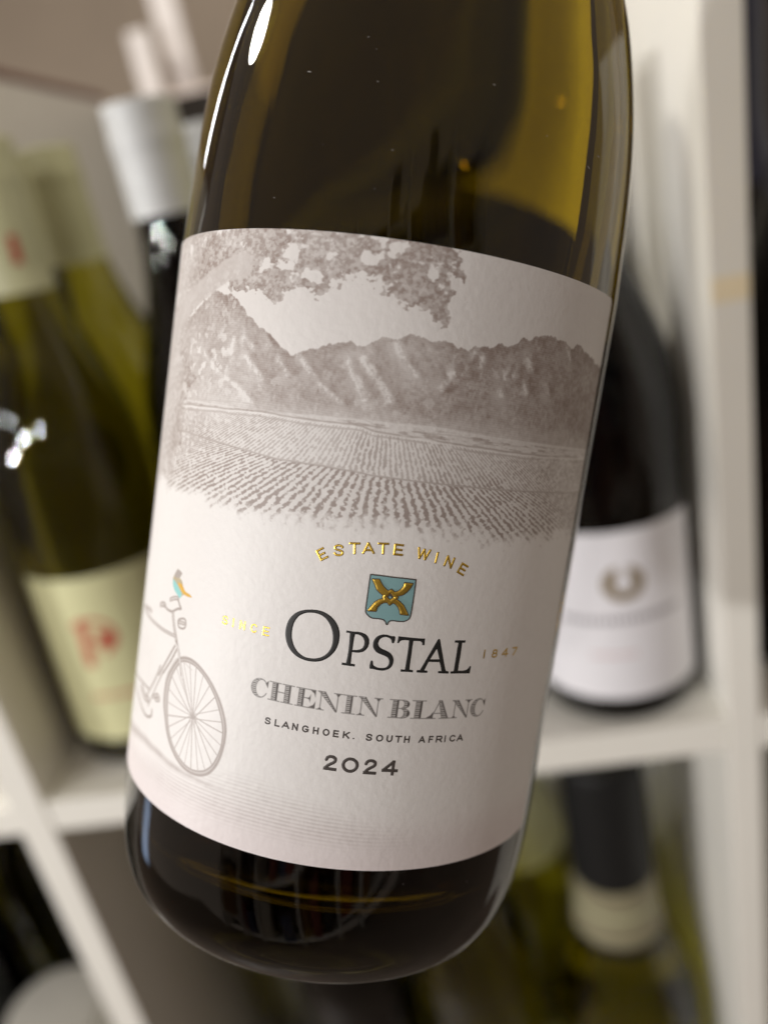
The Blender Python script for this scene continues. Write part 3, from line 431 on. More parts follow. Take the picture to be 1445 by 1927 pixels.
    ltone = .24 * (speck - .6) + .70 + .45 * (fbm(h, w, 9, 8, 3, 53) - .5) + .45 * (n1 - .5) + .10 * sm((UU + 20) / 25)
    flow = .5 + .5 * np.cos(2 * np.pi * (UU * .9 + 3 * n2 + 1.2 * n1))
    foliage = edge * (1 - gap) * np.clip(ltone, .2, .95)
    foliage = foliage * (1 - .30 * sm((-34 - UU) / 10))
    hasleaf = edge * (1 - .55 * gap)
    ink = ink * (1 - hasleaf) + np.maximum(foliage, .14 * hasleaf)
    trunk = curve([(-49.6, 40), (-49.8, 52), (-49.4, 62), (-49.0, 70)] + A['branch'][1:], 6)
    i0 = int((36 - H0) * PX)
    sb = sd_line(trunk, 3.6, UU[i0:], HH[i0:]) + (n1[i0:] - .5) * 1.2
    tb = sm(.5 - sb / .5)
    ink[i0:] = ink[i0:] * (1 - .8 * tb) + .8 * tb * np.clip(.46 + .16 * (fbm(h - i0, w, 12, 40, 4, 55) - .5), .1, .8)
    # bicycle, path, ground hatching
    pale = np.zeros((h, w))
    for wd, pts in A['bike']:
        c = curve(pts, 5)
        stroke(pale, c, wd * 1.3, .78)
        if wd > .38: 
            core = np.zeros((h, w)); stroke(core, c, wd * .45, .55); pale = np.clip(pale - core, 0, 1)
    wo, wi = curve(A['wheelO'], 4, True), curve(A['wheelI'], 4, True)
    x = slice(int(4 * PX), int(32 * PX)); y = slice(int((-36 - U0) * PX), int((-13 - U0) * PX))
    so, si = sd_poly(wo, UU[x, y], HH[x, y]), sd_poly(wi, UU[x, y], HH[x, y])
    tyre = np.clip(.5 - np.abs(so + .30) * PX / 1.5 + .20 * PX / 1.5, 0, 1) * .60 + np.clip(.5 - np.abs(si - .12) * PX / 1.5 + .14 * PX / 1.5, 0, 1) * .62
    tyre = np.maximum(tyre, np.clip(.5 - np.maximum(so, -si) * PX / 1.5, 0, 1) * .36)
    pale[x, y] = np.maximum(pale[x, y], np.clip(tyre * 1.3, 0, .92))
    hub = np.array(A['hub'][0])
    k = 26
    for i in range(k):
        t = wi[int(i * len(wi) / k)]; off = np.array([.25 * math.cos(i * 2.4), .35 * math.sin(i * 2.4)])
        stroke(pale, [hub + off, hub + (t - hub) * .985], .16, .58 + .12 * (i % 3))
    stroke(pale, [hub + (-.1, 0), hub + (.1, .05)], 1.05, .6)
    f = curve(A['fork'], 5); stroke(pale, f, .62, .6)
    core = np.zeros((h, w)); stroke(core, f, .34, .55); pale = np.clip(pale - core, 0, 1)
    stroke(pale, A['fork2'], .22, .5); stroke(pale, curve([(-1.0 + A['fork'][1][0] - 2.2, A['fork'][1][1] - 3.2), (A['fork'][1][0] - .6, A['fork'][1][1] + .3), (A['fork'][1][0] + 3.2, A['fork'][1][1] - .5)], 5), .22, .3)
    pth = line('path'); py = np.interp(ug, pth[:, 0], pth[:, 1]) + .5 * (fbm(1, w, 60, 1, 2, 60)[0] - .5)
    thick = np.interp(ug, [-60, -45, -34, -26, -18], [1.8, 1.5, 1.0, .8, .5])
    pathm = np.clip(1 - np.abs(HH - py[None]) / thick[None], 0, 1) * (.50 + .3 * (n2 - .5)) * sm((-12 - UU) / 12)
    hat = .5 + .5 * np.cos(2 * np.pi * (HH + .25 * np.sin(UU / 6) + .12 * (n1 - .5)) / .62)
    ground = sm((13.5 - HH - .25 * np.abs(UU + 12)) / 5 + .5 * (n4 - .3)) * sm((HH - 2) / 4)
    hatch = .26 * hat * ground * sm((20 - UU) / 20) * (.5 + n2) + .07 * sm((9 - HH) / 5) * (.6 + .8 * n1)
    dia = .13 * sm((.5 + .5 * np.cos(2 * np.pi * (UU + HH * 1.1) / .75) - .4) * 2) * sm((-34 - UU) / 6) * sm((30 - HH) / 6) * sm((HH - 9) / 3) * (.3 + n2)
    ink = np.maximum.reduce([ink, pale, pathm, hatch, dia])
    # CHENIN BLANC, engraved with hatching
    HB, HT = 24.95, 27.88
    for g, bl, br, tl in A['chenin']:
        u_, w_ = bl[0] if abs(tl[0] - bl[0]) < .15 else (bl[0] + tl[0]) / 2, br[0] - bl[0]
        mp = lambda P: np.array([(u_ + a * w_, HB + b * (HT - HB)) for a, b in P])
        T, Hl, Sx = engraved(g)
        for P in T:
            P = mp(P); c = fill(P); x0, x1 = P[:, 0].min(), P[:, 0].max()
            rel = (UU - x0) / max(x1 - x0, .1)
            if g in 'NA' and len(P) == 4:
                e = np.interp(HH, np.sort(P[[1, 2], 1]), P[[1, 2], 0][np.argsort(P[[1, 2], 1])]); dark = sm((UU - (e - .26)) * 8)
            else: dark = sm((rel - .62) * 9)
            hl = .5 + .5 * np.cos(2 * np.pi * HH / .30)
            black = np.maximum(black, c * np.maximum(dark * .95, .34 + .58 * sm((hl - .35) * 2)))
            stroke(black, np.vstack([P, P[:1]]), .11, .9)
        for P in Hl: stroke(black, mp(P), .14, .88)
        for P in Sx: black = np.maximum(black, .9 * fill(mp(P)))
    # paper and inks
    fibre = fbm(h, w, 10, 7, 3, 70) - .5
    paper = np.ones((h, w, 3)) * np.array([.725, .708, .700]) * (1 + .035 * fibre + .02 * (n4 - .5))[..., None]
    warm = sm((12 - HH) / 12)[..., None] * np.array([.01, .048, .036])
    paper = paper - warm
    ink = np.clip(ink, 0, 1)[..., None]
    dk = np.array([.335, .268, .24])
    rgb = paper * (1 - ink + ink * dk)
    rgb = rgb * (1 - black[..., None]) + black[..., None] * np.array([.055, .045, .042])
    for key, c in (('bird', (.42, .36, .24)), ('birdtail', (.62, .36, .06)), ('birdblue', (.25, .52, .52)), ('birdhead', (.38, .34, .32))):
        a = fill(curve(A[key], 3, True))[..., None]; rgb = rgb * (1 - a) + a * np.array(c) * (.9 + .3 * n2[..., None])
    img = bpy.data.images.new('label_print', w, h, alpha=False, float_buffer=True)
    img.colorspace_settings.name = 'Linear Rec.709'
    px = np.ones((h, w, 4), np.float32); px[..., :3] = np.clip(rgb, 0, 1)
    img.pixels.foreach_set(px.ravel()); img.update(); img.pack()
    return img

# ------------------------------------------------------------------ the setting: open shelf of square cells and the shop beyond it
WHITE = paint('cream_laminate', (.87, .85, .785), .42, var=.03, scale=25, bump=.03)
LOWB = paint('lit_back_board', (.52, .50, .40), .6, var=.08, scale=12)  # paler board copy, colour puts a glow behind the lower bottles
BACKM = paint('shaded_back_board', (.045, .036, .030), .6, var=.08, scale=12)  # shade put into the colour, keeps the tilted glass dark
TAPE = paint('yellowed_tape', (.92, .80, .57), .5)
REDT = paint('red_brown_edge', (.20, .09, .07), .5)

def boxmesh(name, lo, hi, bev=1.0):
    """Box with small chamfers on its four long front edges."""
    import bmesh
    bm = bmesh.new(); bmesh.ops.create_cube(bm, size=1)
    for v in bm.verts: v.co = Vector([(lo[i] + hi[i]) / 2 + v.co[i] * (hi[i] - lo[i]) for i in range(3)]) * MM
    bmesh.ops.bevel(bm, geom=list(bm.edges), offset=bev * MM, segments=2, affect='EDGES', profile=.6)
    me = bpy.data.meshes.new(name); bm.to_mesh(me); bm.free()
    return me

shelf = thing('cube_shelf', 'cream white wooden shelf of square cells holding upright wine bottles', 'shelf', (175, 0, 0))
SH = Vector((175, 0, 0))
def sbox(name, lo, hi, m=WHITE, bev=1.0, parent=shelf):
    return link(name, boxmesh(name, Vector(lo) - SH, Vector(hi) - SH, bev), m, parent)
for x in (-351, 0, 351, 702):
    sbox('upright_panel', (x - 9, 0, -720), (x + (9 if x < 300 else 5.5), 390, 360))
for x in (-351, 0, 351):
    for z in (0, -351):
        sbox('shelf_board', (x + (9.2 if x < 300 else 5.7), .8, z - 9), (x + 341.8, 389, z + 9))
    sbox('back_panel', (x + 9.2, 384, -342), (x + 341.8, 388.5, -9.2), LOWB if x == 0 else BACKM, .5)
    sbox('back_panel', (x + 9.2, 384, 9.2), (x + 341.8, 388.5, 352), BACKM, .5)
sbox('edge_tape', (342.6, -.35, 196), (356, -.05, 205), TAPE, .1)
sbox('top_edge_strip', (-9.2, 30, 360.2), (9.2, 390, 365.5), REDT, .5)

WALLM = paint('shop_wall_plaster', (.42, .35, .28), .8, var=.45, scale=1.6)
o = link('wall', boxmesh('wall', (-2600, 1900, -900), (2600, 1960, 2400), 2), WALLM); o['kind'] = 'structure'
FLOORM = paint('shop_floor', (.20, .16, .13), .35, var=.2, scale=3)
o = link('floor', boxmesh('floor', (-2600, -1800, -940), (2600, 1900, -900), 2), FLOORM); o['kind'] = 'structure'
PALE = paint('pale_post', (.78, .74, .72), .5)
POSTS = [(-127, 1000, 30, 1426), (-90, 1050, 38, 1750)]
for i, (x, y, wd, ph) in enumerate(POSTS):
    t = thing('display_post', ('narrow white display post left of its twin, beyond the shelf top', 'wider white display post right of its twin, beyond the shelf top')[i], 'post', (x, y, -900), group='white posts behind the shelf')
    link('post', boxmesh('post', (-wd / 2, -12, 0), (wd / 2, 12, ph), 3), PALE, t)
    link('foot', boxmesh('foot', (-wd * 1.4, -45, -.5), (wd * 1.4, 45, 9), 2), PALE, t)
t = thing('display_counter', 'pale pinkish counter seen blurred above the grey capsules', 'counter', (60, 950, -900))
PINK = paint('pale_pink_laminate', (.66, .56, .50), .5)
link('top', boxmesh('top', (-180, -120, 1195), (420, 160, 1318), 4), PINK, t)
link('body', boxmesh('body', (-165, -105, 0), (405, 150, 1194), 4), WALLM, t)

OPW = paint('grey_white_laminate', (.80, .77, .72), .5)
OPB = paint('dark_shelf_back', (.07, .05, .04), .7, var=.5, scale=4)
t = thing('reflection_shelf', 'pale gridded shelf added unseen behind the camera, mirrored dimly in the bottle glass', 'shelf', (0, -1980, -900))  # unseen shelf and goods, added so the glass has something to reflect
link('back_panel', boxmesh('back_panel', (-1500, -30, 0), (1900, -10, 2300), 1), OPB, t)
xs = [-1500, -1040, -700, -120, 330, 620, 1260, 1900]
for x in xs: link('upright_panel', boxmesh('upright_panel', (x - 14, -9, 0), (x + 14, 300, 2300), 1), OPW, t)
rg = np.random.default_rng(4)
goods = [[] for _ in range(5)]
for x0, x1 in zip(xs[:-1], xs[1:]):
    z = rg.uniform(60, 300)
    while z < 2150:
        link('shelf_board', boxmesh('shelf_board', (x0 + 14.5, -9, z - 11), (x1 - 14.5, 298, z + 11), 1), OPW, t)
        dz = rg.uniform(420, 640); x = x0 + 25
        while x < x1 - 130:
            w_, h_ = rg.uniform(60, 150), rg.uniform(.45, .9) * (dz - 25)
            if rg.random() < .8: goods[rg.integers(5)].append((x, rg.uniform(120, 200), z + 11.5, w_, rg.uniform(60, 95), h_))
            x += w_ + rg.uniform(6, 40)
        z += dz
for q, (c_, bx) in enumerate(zip(((.05, .05, .05), (.30, .17, .08), (.55, .50, .42), (.08, .09, .16), (.24, .06, .05)), goods)):
    v_, f_ = [], []
    for x, y, z, w_, d_, h_ in bx:
        b_ = len(v_); v_ += [(x + i * w_, y + j * d_, z + k * h_) for i in (0, 1) for j in (0, 1) for k in (0, 1)]
        f_ += [tuple(b_ + i for i in fc) for fc in ((0, 1, 3, 2), (4, 6, 7, 5), (0, 4, 5, 1), (2, 3, 7, 6), (0, 2, 6, 4), (1, 5, 7, 3))]
    link('goods', mesh('goods', v_, f_, False), paint('goods_paint', c_, .5, var=.3, scale=8), t, kind='stuff')

# ------------------------------------------------------------------ wine bottles
GREEN = glass('dead_leaf_glass', (135, 150, 390), (.87, .765, .15))
OLIVE = glass('olive_glass', (85, 86, 330), (.86, .82, .34), wave=.0)
DARK = glass('black_glass', (520, 470, 560), (.35, .2, .2), wave=.0)
CREAM = paint('cream_label_paper', (.70, .69, .40), .6, var=.03)
WLAB = paint('white_label_paper', (.82, .81, .85), .55, var=.02)
FOILY = paint('yellow_capsule_foil', (.74, .70, .16), .45, var=.05)  # yellow picked to put a glow into the tilted bottle's glass
RED = paint('red_print', (.50, .10, .06), .5)
GREYP = paint('grey_print', (.22, .20, .22), .5)
BRONZE = paint('bronze_print', (.34, .26, .15), .4, metal=.4)
FOILG = paint('grey_capsule_foil', (.56, .57, .57), .6, metal=.25, var=.1, scale=200)
FOILB = paint('black_capsule_foil', (.010, .010, .010), .55, var=.1, spec=.25)
FOILC = paint('cream_capsule_foil', (.62, .62, .38), .45)
FOILP = paint('dusty_pink_capsule_foil', (.46, .38, .33), .45)
NAVY = paint('navy_capsule_foil', (.02, .022, .05), .4)

BURG = [(0, 4), (22, 3), (29, .6), (33, 0), (36, 1.5), (37.3, 6), (37.5, 14), (37.5, 90), (37.5, 148), (36.6, 163), (33, 182), (26.5, 203), (20, 222), (16, 240), (14.2, 258), (13.8, 280), (15.3, 282), (15.3, 289), (14.4, 291), (14.2, 299), (12, 300)]
SPARK = [(0, 20), (20, 5), (32, 0), (40, 1.5), (43.5, 8), (44, 18), (44, 96), (43, 112), (39, 132), (33, 150), (28.3, 163), (26, 176), (24, 190), (23, 225), (22.8, 262), (22, 290), (19, 296), (11, 298)]

def profile(pts, scale=1.0):
    o = smooth_prof(np.array(pts, float) * [1, scale], 1.5)
    i = o.copy(); i[:, 0] = np.maximum(o[:, 0] - 2.8, 0); i[:, 1] += np.interp(o[:, 1], [0, 12, 40], [4, 2.5, 0])
    i[-1] = (max(o[-1, 0] - 2.4, 1), o[-1, 1])
    i[i[:, 0] < 3, 1] = np.maximum.accumulate(i[i[:, 0] < 3, 1]) if (i[:, 0] < 3).sum() else i[i[:, 0] < 3, 1]
    return o, i

def shelf_bottle(label, pos, glassm, prof=BURG, scale=1.0, capsule=None, cap_from=246, lab=None, face=None, group='bottles standing in the shelf', lean=0.0):
    root = thing('wine_bottle', label, 'wine bottle', pos, Matrix.Rotation(math.radians(lean), 3, 'Y') @ Matrix.Rotation(face if face is not None else math.atan2(CAM[1] - pos[1], CAM[0] - pos[0]), 3, 'Z'), group)
    o, i = profile(prof, scale)
    link('glass', bottle_mesh('glass', o, i, 128), glassm, root)
    R = o[:, 0].max()
    if capsule is not None:
        z1 = o[-1, 1]
        hs = np.linspace(cap_from, z1, 26)
        up = o[o[:, 1] > cap_from - 30]
        rs = np.interp(hs, up[:, 1], up[:, 0])
        rs = np.maximum(np.minimum.accumulate(rs[::1]), 0) if prof is SPARK else np.maximum(rs, 14.9)
        cp = [(r + .5, h) for r, h in zip(rs, hs)] + [(max(rs[-1] - .6, .1), z1 + .6), (0, z1 + .7)]
        link('capsule', mesh('capsule', *lathe(cp, 48)), capsule, root)
    if lab:
        m, h0, h1, half = lab
        link('front_label', wrap_patch('front_label', R + .03, R + .16, -half, half, h0, h1, R, 2.0, 60, 6, False), m, root)
    return root, R

A, RA = shelf_bottle('green bottle with big cream label and red emblem beside the left shelf wall', (47, 60, 9.1), OLIVE, capsule=FOILC, cap_from=238, lab=(CREAM, 17, 110, 52), lean=3.0)
lab = [c for c in A.children if c.name.startswith('front_label')][0]
def emblem(parent, m, name, sdf, u0, u1, h0, h1, R, step=.5):
    link(name, relief(name, sdf, u0, u1, h0, h1, step, R, R + .2, .05, .3), m, parent)
emblem(lab, RED, 'red_emblem', lambda X, Y: np.minimum(np.minimum(sd_line([(-21, 64), (-20, 86)], 5, X, Y), sd_line(curve([(-24, 85), (-14, 87), (-7, 82), (-6, 74), (-12, 68)], 5), 2.2, X, Y)), np.hypot(X + 11, Y - 76) - 4.5), -30, 0, 58, 92, RA)
emblem(lab, RED, 'red_print_line', lambda X, Y: np.minimum.reduce([np.maximum(np.abs(X - x) - 1.1, np.abs(Y - 44) - 1.2) for x in np.arange(-24, 14, 3.1)]), -30, 16, 40, 48, RA)
emblem([c for c in A.children if c.name.startswith('capsule')][0], RED, 'red_mark', lambda X, Y: np.maximum(np.abs(X - 3) - 2.0, np.abs(Y - 256) - 6), -2, 8, 246, 266, 15.5)

shelf_bottle('green bottle with cream capsule standing behind the cream labelled one', (55, 143, 9.1), OLIVE, capsule=FOILC, cap_from=243)
shelf_bottle('black bottle with shiny grey capsule, front row left of the tilted bottle', (136, 62, 9.1), DARK, capsule=FOILG, cap_from=256)
shelf_bottle('olive bottle with grey capsule half hidden behind the front grey capsule', (143, 146, 9.1), OLIVE, capsule=FOILG, cap_from=250, scale=.985)
shelf_bottle('black bottle with yellow capsule, added unseen for a yellow glow through the tilted bottle', (218, 62, 9.1), DARK, capsule=FOILY, cap_from=237)  # hidden bottle added, its capsule colour supplies the yellow glow
shelf_bottle('black bottle at the back of the cell, seen only through the tilted bottle', (226, 146, 9.1), DARK, capsule=NAVY, cap_from=246)  # hidden bottle added as a dark backing for the glass
Fb, RF = shelf_bottle('black bottle with white label and bronze wreath emblem beside the right shelf wall', (303, 44, 9.1), DARK, capsule=FOILB, cap_from=232, scale=.92, lab=(WLAB, 14, 99, 45))
lab = [c for c in Fb.children if c.name.startswith('front_label')][0]
emblem(lab, BRONZE, 'wreath_emblem', lambda X, Y: np.maximum(np.abs(np.hypot(X - 6, (Y - 74) * 1.05) - 6.6) - 2.6, -(sd_line([(6, 80), (6, 90)], 5, X, Y))), -6, 18, 60, 88, RF)
emblem(lab, GREYP, 'grey_print_line', lambda X, Y: np.minimum.reduce([np.maximum(np.abs(X - x) - .9, np.abs(Y - 56) - 1.7) for x in np.arange(-22, 32, 2.9)]), -26, 34, 52, 60, RF)
emblem(lab, paint('pink_print', (.62, .42, .42), .5), 'pink_print_line', lambda X, Y: np.minimum.reduce([np.maximum(np.abs(X - x) - .8, np.abs(Y - 38) - 1.0) for x in np.arange(-10, 10, 2.6)]), -14, 14, 34, 42, RF)
shelf_bottle('olive bottle standing behind the white labelled black bottle', (303, 128, 9.1), OLIVE, capsule=FOILP, cap_from=226)
shelf_bottle('dark bottle with navy capsule in the right hand cell', (405, 56, 9.1), DARK, capsule=NAVY, cap_from=215)
shelf_bottle('dark bottle behind the navy capped one in the right hand cell', (402, 150, 9.1), DARK, capsule=NAVY, cap_from=215)

# bottles of the lower cells
L, RL = shelf_bottle('stout bottle with black capsule and pale neck label under the right board', (290, 56, -341.9), OLIVE, prof=SPARK, capsule=FOILB, cap_from=214, group='bottles in the lower cells')
NECK = paint('pale_neck_label', (.25, .225, .14), .55)
def neck_label(root, prof, h0, h1, m):
    o, _ = profile(prof)
    up = o[o[:, 1] > 60]; hs = np.linspace(h0, h1, 14); rs = np.interp(hs, up[:, 1], up[:, 0])
    return link('neck_label', mesh('neck_label', *lathe([(r + .35, h) for r, h in zip(rs, hs)], 48)), m, root)
nl = neck_label(L, SPARK, 170, 213, NECK)
o_, _ = profile(SPARK); up = o_[o_[:, 1] > 60]
for h, wd, m in ((169.5, 4.0, FOILB), (193, 2.0, FOILC)):
    hs = np.linspace(h, h + wd, 4); link('neck_band', mesh('neck_band', *lathe([(np.interp(q, up[:, 1], up[:, 0]) + .55, q) for q in hs], 48)), m, nl)
for x, y, g, cp, lb in ((198, 56, OLIVE, FOILB, 'olive bottle with dark capsule, low cell, beside the stout bottle'),
                        (120, 58, DARK, NAVY, 'black bottle with dark capsule, low cell, below the tilted bottle'),
                        (50, 130, OLIVE, FOILB, 'olive bottle in the low cell nearest the left shelf wall')):
    shelf_bottle(lb, (x, y, -341.9), g, capsule=cp, cap_from=232, group='bottles in the lower cells')
for x, y, g, lb in ((-158, 74, DARK, 'black bottle of the far lower left cell, front row'), (-238, 120, OLIVE, 'olive bottle of the far lower left cell, deep in the dark'),
                    (-152, 168, OLIVE, 'olive bottle of the far lower left cell, second row'), (-228, 215, DARK, 'black bottle of the far lower left cell, third row'), (-304, 190, DARK, 'black bottle of the far lower left cell, against its side wall'), (-300, 290, DARK, 'black bottle of the far lower left cell, against the back'), (-215, 306, DARK, 'black bottle of the far lower left cell, back row')):
    shelf_bottle(lb, (x, y, -341.9), g, capsule=FOILB, cap_from=240, group='bottles in the lower cells')
shelf_bottle('olive bottle with pale capsule lengthened as a bright highlight just left of the stout bottle', (232, 140, -341.9), OLIVE, capsule=FOILC, cap_from=160, group='bottles in the lower cells')  # long pale capsule stands in for a bright highlight on the neck
shelf_bottle('black bottle at far lower left behind the pale tube', (-49, 118, -341.9), DARK, capsule=FOILB, cap_from=240, group='bottles in the lower cells')
t = thing('gift_tube', 'pale grey cardboard bottle tube standing at the far lower left', 'tube', (-80, 42, -341.9))
CARD = paint('grey_card', (.50, .48, .43), .6, var=.12)
link('tube_body', mesh('tube_body', *lathe(smooth_prof([(0, 0), (30, 0), (30.5, 1), (30.5, 60), (30.5, 120)], 6), 64)), CARD, t)
link('lid', mesh('lid', *lathe([(30.6, 118), (32.2, 118), (32.4, 119), (32.4, 148), (31.6, 150), (29, 150.6), (0, 150.8)], 64)), CARD, t)
shelf_bottle('dark bottle in the left hand cell, cut by the picture edge', (-48, 70, 9.1), DARK, capsule=NAVY, cap_from=240)

# ------------------------------------------------------------------ the tilted bottle in front, label foot at height 0
e1, e2, ax = Vector((0.10566, -0.95999, 0.25932)), Vector((0.94519, 0.01594, -0.32612)), Vector((0.30894, 0.27957, 0.90906))
ROT = Matrix((e1, e2, ax)).transposed()
main = thing('wine_bottle', 'tilted green wine bottle with landscape label held close in front of the shelf', 'wine bottle', BO, ROT)
heel = [(32.1 + 7.9 * math.cos(a) ** .71, .6 - 24.3 * math.sin(a) ** .71) for a in np.linspace(0, math.pi / 2, 16)]
outer = [(0, -12), (14, -13.5), (24, -18.5), (29, -22.5)] + heel[::-1] + [(40, 12), (40, 40), (40, 70), (40, 92), (39.7, 102), (39.2, 112), (38.4, 121), (36.9, 130), (34.5, 140), (31.0, 150), (27.2, 160), (23.2, 171), (19.6, 183), (17, 196), (15.3, 212), (14.6, 230), (14.4, 252), (15.6, 254), (15.6, 262), (14.6, 264), (14.3, 273), (12, 274)]
outer = smooth_prof(outer, 1.3); outer[:, 0] = np.minimum(outer[:, 0], 40.0)
inner = [(0, -3), (14, -4.5), (23, -8.5), (28, -11), (31.6, -10.6), (34.2, -7), (35.7, -1), (36.4, 7), (36.8, 18), (36.9, 40), (36.9, 70), (36.8, 92), (36.5, 102), (36.0, 112), (35.2, 121), (33.7, 130), (31.3, 140), (27.9, 150), (24.2, 160), (20.2, 171), (16.6, 183), (14, 196), (12.3, 212), (11.6, 230), (11.2, 252), (11, 273)]
inner = smooth_prof(inner, 1.3)
link('glass', bottle_mesh('glass', outer, inner, 192), GREEN, main)

def label_paper():
    img = label_art()
    m, n, l = mat('textured_label_paper')
    out = n.new('ShaderNodeOutputMaterial'); b = n.new('ShaderNodeBsdfPrincipled'); ti = n.new('ShaderNodeTexImage'); ti.image = img; ti.interpolation = 'Cubic'
    ti.extension = 'EXTEND'
    l.new(ti.outputs['Color'], b.inputs['Base Color'])
    tc = n.new('ShaderNodeTexCoord'); t = n.new('ShaderNodeTexNoise'); t.inputs['Scale'].default_value = 900; t.inputs['Detail'].default_value = 3
    t2 = n.new('ShaderNodeTexNoise'); t2.inputs['Scale'].default_value = 330; t2.inputs['Detail'].default_value = 2
    ad = n.new('ShaderNodeMath'); ad.operation = 'ADD'
    l.new(tc.outputs['Object'], t.inputs['Vector']); l.new(tc.outputs['Object'], t2.inputs['Vector'])
    l.new(t.outputs['Fac'], ad.inputs[0]); l.new(t2.outputs['Fac'], ad.inputs[1])
    bp = n.new('ShaderNodeBump'); bp.inputs['Strength'].default_value = .34; bp.inputs['Distance'].default_value = .00018
    l.new(ad.outputs[0], bp.inputs['Height']); l.new(bp.outputs['Normal'], b.inputs['Normal'])
    b.inputs['Roughness'].default_value = .48; b.inputs['Specular IOR Level'].default_value = .35
    l.new(b.outputs['BSDF'], out.inputs['Surface'])
    return m
front = link('front_label', wrap_patch('front_label', 40.02, 40.16, U0, U1, H0, H1, 40.0, 1.2, 180, 60), label_paper(), main)
BACKP = paint('back_label_paper', (.20, .16, .12), .6)
bl = link('back_label', wrap_patch('back_label', 40.02, 40.14, -36, 36, 2, 92, 40.0, 1.5, 80, 20, False), BACKP, main)
bl.rotation_euler = (0, 0, math.radians(172))

GOLD = paint('gold_foil', (.74, .50, .09), .36, metal=1.0, var=.08, scale=400)
INK = paint('black_raised_ink', (.014, .014, .014), .5, var=.02, spec=.4)
BROWN = paint('brown_black_ink', (.060, .050, .046), .5, var=.02)
TEAL = paint('teal_print', (.20, .36, .38), .5, var=.07, scale=600)
RL_ = 40.17
def word(name, sdf, pts, m, step=.075, emboss=.07, edge=.16, r=RL_):
    P = np.array(pts, float)
    return link(name, relief(name, sdf, P[:, 0].min() - .5, P[:, 0].max() + .5, P[:, 1].min() - .5, P[:, 1].max() + .5, step, 40.0, r, emboss, edge), m, front)
def straight(key, base, hgt, sw):
    gl = []
    for g, b_, r_, t_ in ART[key]:
        w = r_[0] - b_[0]; u = b_[0]
        if g in '1I': w, u = sw, (b_[0] + r_[0]) / 2 - sw / 2
        gl.append((g, (u, base), (1, 0), (0, 1), w, hgt if g != '.' else sw * 1.25))
    return gl
def lettering(name, gl, sw, m, **k):
    def sdf(X, Y): return np.minimum.reduce([sd_glyph(g, o, a, b, w, h, sw, X, Y) for g, o, a, b, w, h in gl])
    pts = []
    for g, o, a, b, w, h in gl:
        for s, t in ((0, 0), (1, 0), (0, 1), (1, 1)): pts.append((o[0] + a[0] * w * s + b[0] * h * t, o[1] + a[1] * w * s + b[1] * h * t))
    return word(name, sdf, pts, m, **k)
arc = []
for g, b_, r_, t_ in ART['estate']:
    b_, r_ = np.array(b_), np.array(r_); w = float(np.hypot(*(r_ - b_))); a = (r_ - b_) / w
    if g == 'I': b_, w = b_ + a * (w / 2 - .2), .4
    arc.append((g, tuple(b_), tuple(a), (-a[1], a[0]), w, 1.80))
lettering('gold_lettering', arc[:6], .35, GOLD, step=.06, emboss=.07, edge=.16)
lettering('gold_lettering', arc[6:], .35, GOLD, step=.06, emboss=.07, edge=.16)
lettering('gold_lettering', straight('since', 34.58, 1.42, .24), .24, GOLD, step=.055, emboss=.03, edge=.10)
lettering('gold_lettering', straight('year0', 34.50, 1.44, .25), .25, GOLD, step=.055, emboss=.03, edge=.10)
pl = straight('place', 21.07, 1.12, .24)
lettering('small_lettering', pl[:10], .24, BROWN, step=.05, emboss=.02)
lettering('small_lettering', pl[10:15], .24, BROWN, step=.05, emboss=.02)
lettering('small_lettering', pl[15:], .24, BROWN, step=.05, emboss=.02)
lettering('vintage_lettering', straight('vintage', 15.74, 2.46, .50), .50, BROWN, step=.065, emboss=.05)
names = []
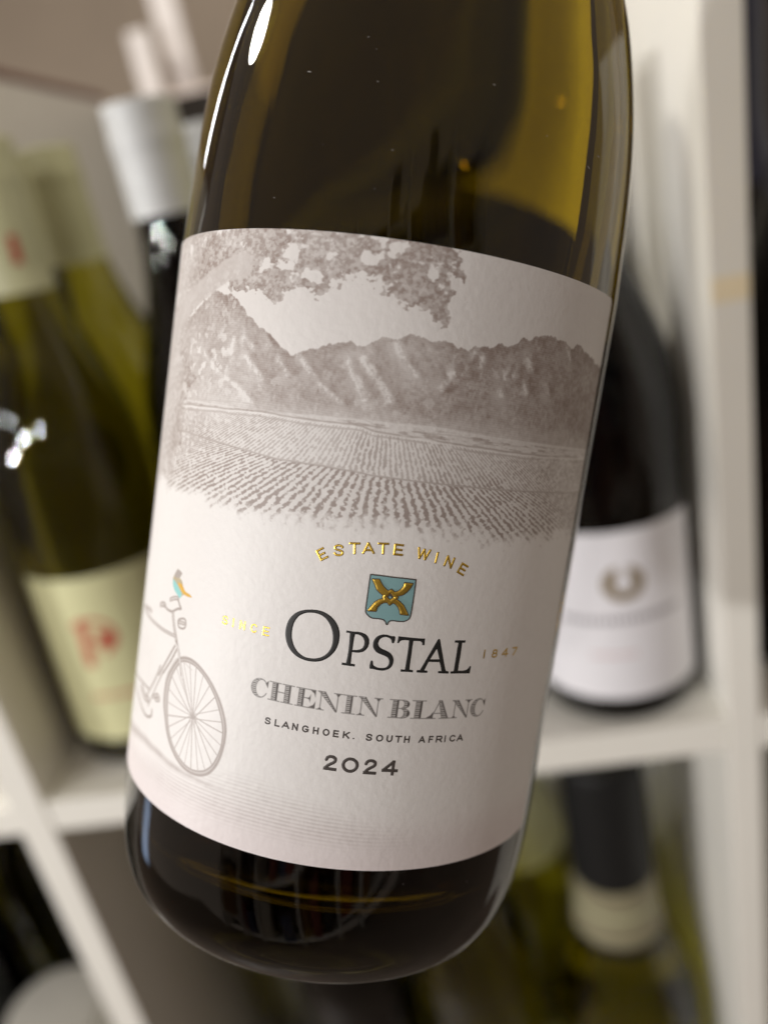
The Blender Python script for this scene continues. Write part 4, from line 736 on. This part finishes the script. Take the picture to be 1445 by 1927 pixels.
for g in 'OPSTAL':
    polys = [curve(p, 3, True) if g in 'OS' else np.array(p) for p in ART[g]]
    def sdf(X, Y, polys=polys):
        d = sd_poly(polys[0], X, Y)
        for q in polys[1:]: d = np.maximum(d, -sd_poly(q, X, Y))
        return d
    word('name_letter', sdf, polys[0], INK, step=.06, emboss=.05, edge=.2)
shd = np.array(ART['shield'])
word('shield_outline', lambda X, Y: np.abs(sd_poly(shd, X, Y) + .05) - .09, shd, BROWN, step=.05, emboss=.03, r=RL_ + .05)
word('crest_shield', lambda X, Y: sd_poly(shd, X, Y), shd, TEAL, emboss=.02, r=RL_ + .01)
crs, dia, dot = np.array(ART['cross']), np.array(ART['diamond']), np.array(ART['dot'])
word('cross_outline', lambda X, Y: np.maximum(sd_poly(crs, X, Y) - .11, 0 * X - 1), crs, BROWN, step=.05, emboss=.02, r=RL_ + .06)
word('gold_cross', lambda X, Y: np.maximum(sd_poly(crs, X, Y), -(sd_poly(dia, X, Y) - .02)), crs, GOLD, step=.05, emboss=.09, edge=.22, r=RL_ + .10)
word('pale_dot', lambda X, Y: sd_poly(dot, X, Y), dot, TEAL, step=.05, emboss=.02, r=RL_ + .12)

# dust and tiny scratches on the shoulder of the tilted bottle
rg = np.random.default_rng(9); dv, df = [], []
for i in range(38):
    th, hh = rg.uniform(-1.2, 1.0), rg.choice([rg.uniform(96, 148), rg.uniform(-10, -2)], p=[.85, .15])
    r = np.interp(hh, outer[30:, 1], outer[30:, 0]) + .02
    w_, l_ = rg.uniform(.018, .04), rg.choice([rg.uniform(.03, .08), rg.uniform(.08, .3)], p=[.7, .3]); sl = rg.uniform(-.5, .2)
    b = len(dv)
    for a_, c_ in ((-l_, -w_), (l_, -w_), (l_, w_), (-l_, w_)):
        t_ = th + (a_) / r; h_ = hh + c_ + a_ * sl
        rr = np.interp(h_, outer[30:, 1], outer[30:, 0]) + .02
        for k_ in (0, .03): dv.append(((rr + k_) * math.cos(t_), (rr + k_) * math.sin(t_), h_))
    df += [(b + 1, b + 3, b + 5, b + 7), (b, b + 6, b + 4, b + 2)] + [(b + 2 * q, b + (2 * q + 2) % 8, b + (2 * q + 3) % 8, b + 2 * q + 1) for q in range(4)]
link('dust_specks', mesh('dust_specks', dv, df, False), paint('dust', (.42, .40, .37), .9), main, kind='stuff')
